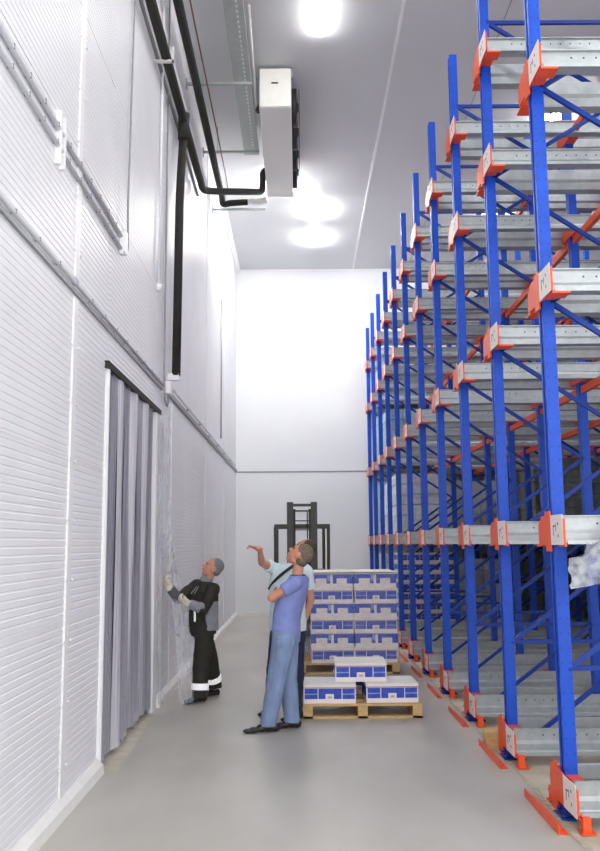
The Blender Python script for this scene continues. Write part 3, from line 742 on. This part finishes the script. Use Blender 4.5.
def shoe(ank, toe, parent, m='shoe', k=1.0):
    a = V(ank); t = V(toe); d = (t - a); d.z = 0; d.normalize(); sdv = V((0, 0, 1)).cross(d)
    base = V((a.x, a.y, 0)); tip = V((t.x, t.y, 0)); L_ = (tip - base).length
    B = Blob()
    for tt, w_, h in ((-.28, .036, .07), (0, .040, .085), (.3, .044, .068), (.6, .050, .048), (.85, .044, .035)):
        B.ell(base + d * L_ * tt + V((0, 0, h / 2 + .006)), L_ * .26, w_ * k, h / 2 + .006, d, sdv, V((0, 0, 1)))
    for v in B.bm.verts: v.co.z = max(v.co.z, .004)
    return B.build('shoe', m, parent, .007, 2)

U = V((0, 0, 1))
def person(root, label, F, j, heads, skin, girth=1.0):
    """j holds joints relative to root; builds the continuous body"""
    e = empty('person', root, label, 'person')
    F = V(F).normalized(); S = U.cross(F)     # S points to the person's left
    J = {k: V(v) for k, v in j.items()}
    B = Blob(); g = girth
    B.loft([(J['pel'] - U * .09, .13 * g, .09 * g), (J['pel'], .155 * g, .105 * g), (J['wai'], .135 * g, .10 * g), (J['che'], .165 * g, .115 * g), (J['sho'] - U * .02, .15 * g, .085 * g), (J['sho'] + U * .05, .07, .06)], S, F)
    B.chain([J['sho'] + U * .0, J['nec'], J['hea'] - U * .03], [.065, .055, .052])
    for q in 'LR':
        B.chain([J['sho'] + (J['sh' + q] - J['sho']) * .6, J['sh' + q], J['el' + q], J['wr' + q]], [.055, .052, .039, .027])
        B.ell(J['el' + q].lerp(J['wr' + q], .25), .04, .04, .04)
        B.chain([J['hi' + q], J['kn' + q], J['an' + q]], [.085 * g, .056, .04])
        B.ell(J['kn' + q].lerp(J['an' + q], .3), .055, .055, .06)
        B.chain([J['an' + q], V((J['an' + q].x, J['an' + q].y, .045)), V((J['to' + q].x, J['to' + q].y, .03)).lerp(V((J['an' + q].x, J['an' + q].y, .04)), .3)], [.04, .035, .024])
    P, f, sd, u = head(B, J['hea'], *heads)
    return e, F, S, J, B, (P, f, sd, u)
def tuck(pts, k): return [pts[0].lerp(pts[1], k)]

# --- man in lavender T-shirt, arms folded, looking up
jl = dict(pel=(.01, 0, .96), wai=(0.02, 0, 1.10), che=(.07, 0, 1.30), sho=(.125, 0, 1.44), nec=(.13, 0, 1.53), hea=(.148, 0, 1.688),
          shL=(.105, -.17, 1.42), shR=(.175, .17, 1.43), elL=(-.13, -.20, 1.285), wrL=(-.05, .04, 1.235), elR=(-.06, .22, 1.26), wrR=(-.10, -.02, 1.31),
          hiL=(-.01, -.08, .9), hiR=(.02, .085, .9), knL=(-.085, -.05, .48), knR=(.02, .12, .48), anL=(-.165, -.03, .09), anR=(.06, .15, .09), toL=(-.385, -.09, .03), toR=(-.12, .12, .03))
e, F, S, J, B, H = person((-.155, 8.52, 0), 'man in a lavender T-shirt and light blue jeans, arms folded, looking up', (-.93, .36, 0), jl, ((-.62, .17, .62), (.62, 0, .7)), 'skin', 1.05)
hand(B, J['wrL'], (.25, .9, -.1), (.9, -.2, 0), (0, 0, 1), curl=.35)
hand(B, J['wrR'], (-.05, -.95, .0), (.9, 0, 0), (0, 0, 1), curl=.45)
B.build('person_body', 'skin', e, .0065, 2)
face_parts(*H, e)
P, f, sd, u = H
Hb = Blob(); Hb.ell(P(-.020, 0, .037), .103, .087, .102, f, sd, u); Hb.ell(P(-.052, 0, -.03), .064, .080, .056, f, sd, u); Hb.build('hair', 'hair', e, .006, 1, rough=.006)
def shirt(J, S, F, m, parent, g, hem, sleeve, name='t_shirt', fat=0, voxel=.009, rough=.012):
    B = Blob(); up = (J['wai'] - J['pel']).normalized()
    rr = [(J['pel'] - U * hem, .175 * g, .130 * g), (J['pel'] + U * .02, .178 * g, .134 * g), (J['wai'], .165 * g, .132 * g), (J['che'], .190 * g, .140 * g), (J['che'].lerp(J['sho'], .6), .185 * g, .125 * g), (J['sho'] + U * .015, .14 * g, .09 * g), (J['sho'] + U * .055, .075, .072)]
    B.loft(rr, S, F)
    for q in 'LR':
        sl = J['sh' + q].lerp(J['el' + q], sleeve) if sleeve <= 1 else J['el' + q].lerp(J['wr' + q], sleeve - 1)
        if sleeve <= 1: B.chain([J['sho'].lerp(J['sh' + q], .55) - U * .01, J['sh' + q], sl], [.07, .072, .066], c1=False)
        else: B.chain([J['sho'].lerp(J['sh' + q], .55) - U * .01, J['sh' + q], J['el' + q], sl], [.075, .078, .062, .05], c1=False)
    return B.build(name, m, parent, voxel, 2, rough)
def pants(J, S, F, m, parent, g, rw=(.105, .078, .062), voxel=.009, name='jeans', top=.03, cuff=.0, rough=.014):
    B = Blob()
    B.loft([(J['pel'] - U * .12, .165 * g, .118 * g), (J['pel'] - U * .02, .168 * g, .122 * g), (J['pel'] + U * top, .160 * g, .118 * g)], S, F)
    for q in 'LR':
        B.chain([J['hi' + q] - U * .04, J['kn' + q], V(J['an' + q]) + U * (.0 - cuff)], [rw[0] * g, rw[1] * g, rw[2] * g], c1=False)
        B.cone(J['an' + q] + U * .02, J['an' + q] - U * .035, rw[2] * g, rw[2] * g * 1.04, ca=False, cb=False)
    return B.build(name, m, parent, voxel, 2, rough)
jm = pants(J, S, F, 'jeans', e, 1.06, rw=(.112, .09, .074))
shirt(J, S, F, 'lav', e, .98, .07, .52)
b = Blob(); P0 = J['sho'] + U * .05
for i in range(16):
    a0, a1 = i * math.pi / 8, (i + 1) * math.pi / 8
    b.cone(P0 + S * .072 * math.cos(a0) + F * .068 * math.sin(a0), P0 + S * .072 * math.cos(a1) + F * .068 * math.sin(a1), .009, .009)
b.build('collar', 'ink', e, .006, 1)
# back pocket, belt line
pk = J['pel'] - U * .11 + S * .11 - F * .085
b = Blob(); b.ell(pk, .02, .055, .065, (F * -1 + S * .9).normalized(), (S + F * .9).normalized(), U); b.build('pocket', 'jeansdk', jm, .006, 1)
shoe(J['anL'], J['toL'], e); shoe(J['anR'], J['toR'], e)

# --- man in white T-shirt pointing up
jw = dict(pel=(.06, 0, .97), wai=(.06, 0, 1.14), che=(.07, 0, 1.38), sho=(.10, .02, 1.535), nec=(.12, .02, 1.59), hea=(.245, .1, 1.735),
          shL=(.265, -.10, 1.51), shR=(-.06, .10, 1.52), elL=(.315, -.03, 1.205), wrL=(.235, .04, .95), elR=(-.215, -.10, 1.60), wrR=(-.225, -.30, 1.745),
          hiL=(.14, -.04, .93), hiR=(-.02, .06, .93), knL=(.155, -.14, .52), knR=(-.09, .02, .5), anL=(.15, -.22, .09), anR=(-.125, .05, .09), toL=(.01, -.36, .03), toR=(-.235, -.09, .03))
e, F, S, J, B, H = person((-.2, 9.3, 0), 'man in a white T-shirt and navy jeans behind the lavender shirt, pointing up', (-.5, -.87, 0), jw, ((-.55, .4, .45), (.3, 0, .8)), 'skin2', 1.03)
hand(B, J['wrR'], (-.75, -.5, .28), (0, 0, -1), (.3, -.8, -.2), curl=.35, point=True)
hand(B, J['wrL'], (-.15, .1, -.95), (-.8, .4, 0), (-.3, -.9, 0), curl=.4)
B.build('person_body', 'skin2', e, .0065, 2)
face_parts(*H, e); P, f, sd, u = H
Hb = Blob(); Hb.ell(P(-.030, 0, .042), .092, .085, .100, f, sd, u); Hb.ell(P(-.05, 0, -.03), .058, .076, .05, f, sd, u); Hb.build('hair', 'hair2', e, .006, 1, rough=.008)
pants(J, S, F, 'navy', e, 1.04)
shirt(J, S, F, 'whitec', e, 1.16, .09, .62)
a, b_ = J['sho'] + S * .1 + U * .04, J['che'] - S * .185 - U * .06
mbs = MB(); pts = []
for i in range(13):
    t = i / 12; p = a.lerp(b_, t) + F * (.10 + .07 * math.sin(math.pi * t)); pts.append(p)
mbs.tube(pts, .016, 8).build('shoulder_strap', 'ink', e)
shoe(J['anL'], J['toL'], e); shoe(J['anR'], J['toR'], e)

# --- worker in black workwear, grey beanie and gloves holding the curtain strip
jk = dict(pel=(-.04, 0, .85), wai=(-.04, 0, .98), che=(-.03, 0, 1.17), sho=(-.01, 0, 1.31), nec=(.02, 0, 1.38), hea=(.07, .0, 1.52),
          shL=(.10, -.15, 1.28), shR=(-.13, .14, 1.31), elL=(-.0, -.27, 1.06), wrL=(-.18, -.27, 1.13), elR=(-.33, -.02, 1.17), wrR=(-.43, -.08, 1.31),
          hiL=(-.0, -.09, .80), hiR=(-.05, .085, .80), knL=(-.04, -.10, .45), knR=(.03, .16, .46), anL=(-.05, -.13, .09), anR=(.075, .28, .13), toL=(-.2, -.23, .03), toR=(-.04, .2, .03))
e, F, S, J, B, H = person((-1.12, 10.2, 0), 'worker in black jacket, grey beanie and cream gloves holding a curtain strip', (-.82, -.57, 0), jk, ((-.72, -.28, .45), (.45, .1, .8)), 'skin2', .92)
B.build('person_body', 'skin2', e, .0065, 2)
face_parts(*H, e); P, f, sd, u = H
for q, dv, nn in (('L', (-.8, -.1, .35), (0, .4, .8)), ('R', (-.35, .1, .8), (.9, .1, .2))):
    g_ = Blob(); hand(g_, J['wr' + q], dv, nn, (0, 0, 1) if q == 'L' else (.2, -1, 0), curl=.95, k=1.45); g_.chain([J['wr' + q] - V(dv).normalized() * .05, J['wr' + q]], [.042, .04], c0=False)
    g_.build('glove', 'glove', e, .0065, 2)
Hb = Blob(); Hb.ell(P(-.028, 0, .045), .098, .088, .092, f, sd, u); Hb.ell(P(-.045, 0, -.01), .070, .084, .055, f, sd, u); Hb.build('beanie', 'beanie', e, .006, 1)
pn = pants(J, S, F, 'jacket', e, 1.0, rw=(.112, .10, .09), name='work_trousers', cuff=.02)
for q in 'LR':
    b = Blob(); t0 = J['kn' + q].lerp(J['an' + q], .66); t1 = J['kn' + q].lerp(J['an' + q], .86); b.cone(t0, t1, .102, .1, ca=False, cb=False); b.build('reflective_band', 'reflect_glow', pn, .006, 1)
jkt = shirt(J, S, F, 'jacket', e, 1.08, .09, 1.02, 'work_jacket', rough=.02)
for q in 'LR':
    b = Blob(); b.chain([J['el' + q].lerp(J['sh' + q], .1 if q == 'L' else .0), J['el' + q].lerp(J['wr' + q], .35), J['wr' + q] - (J['wr' + q] - J['el' + q]) * .12], [.066, .062, .055], c0=(q == 'R'), c1=False); b.build('sleeve_cuff', 'greyc' if q == 'L' else 'greyd', jkt, .007, 2)
b = Blob(); b.loft([(J['pel'] - U * .045 + S * .13 - F * .03, .075, .10), (J['wai'] + U * .05 + S * .13 - F * .03, .07, .10), (J['che'] - U * .03 + S * .14 - F * .03, .06, .08)], S, F); b.build('side_panel', 'greyc', jkt, .008, 2)
b = Blob(); b.chain([J['che'] - U * .03 + F * .155 + S * .07, J['wai'] - U * .06 + F * .150 + S * .09], [.012, .012]); b.build('reflective_piping', 'reflect_glow', jkt, .006, 1)
for q in (-1, 1):
    b = Blob(); b.chain([J['sho'] + F * .10 + S * .02 * q - U * .0, J['che'] + F * .155 + S * (.02 + .04 * q) + U * .06], [.007, .007]); b.build('zip_piping', 'greyc', jkt, .005, 1)
b = Blob(); b.chain([J['sho'] + U * .045, J['nec'] + U * .035], [.078, .074], c0=False, c1=False); b.build('neck_warmer', 'greyc', e, .007, 1)
shoe(J['anL'], J['toL'], e, k=1.15); shoe(J['anR'], J['toR'], e, k=1.15)

# ------------------------------------------------------------------ light, world, camera
wd = bpy.data.worlds.new('world'); bpy.context.scene.world = wd; wd.use_nodes = True
wd.node_tree.nodes['Background'].inputs[0].default_value = (.97, .98, 1, 1); wd.node_tree.nodes['Background'].inputs[1].default_value = 2.0
cam = bpy.data.cameras.new('cam'); co = bpy.data.objects.new('camera', cam); col.objects.link(co)
cam.sensor_fit = 'VERTICAL'; cam.sensor_height = 36; cam.lens = 844.2 / 851 * 36; cam.clip_end = 100; cam.clip_start = .05
pi_, ya, ro = .1392, .0009, .0075
cy, sy, cp, sp, cr, sr = math.cos(ya), math.sin(ya), math.cos(pi_), math.sin(pi_), math.cos(ro), math.sin(ro)
R_ = V((cy, -sy, 0)); Fw = V((cp * sy, cp * cy, sp)); Up = V((-sp * sy, -sp * cy, cp))
r2 = R_ * cr - Up * sr; u2 = R_ * sr + Up * cr
m = Matrix(((r2.x, u2.x, -Fw.x, 0), (r2.y, u2.y, -Fw.y, 0), (r2.z, u2.z, -Fw.z, 1.8), (0, 0, 0, 1)))
co.matrix_world = m
sc = bpy.context.scene; sc.camera = co
sc.view_settings.view_transform = 'Standard'; sc.cycles.max_bounces = 10; sc.cycles.diffuse_bounces = 7; sc.cycles.transparent_max_bounces = 24; sc.view_settings.exposure = .47; sc.view_settings.look = 'None'
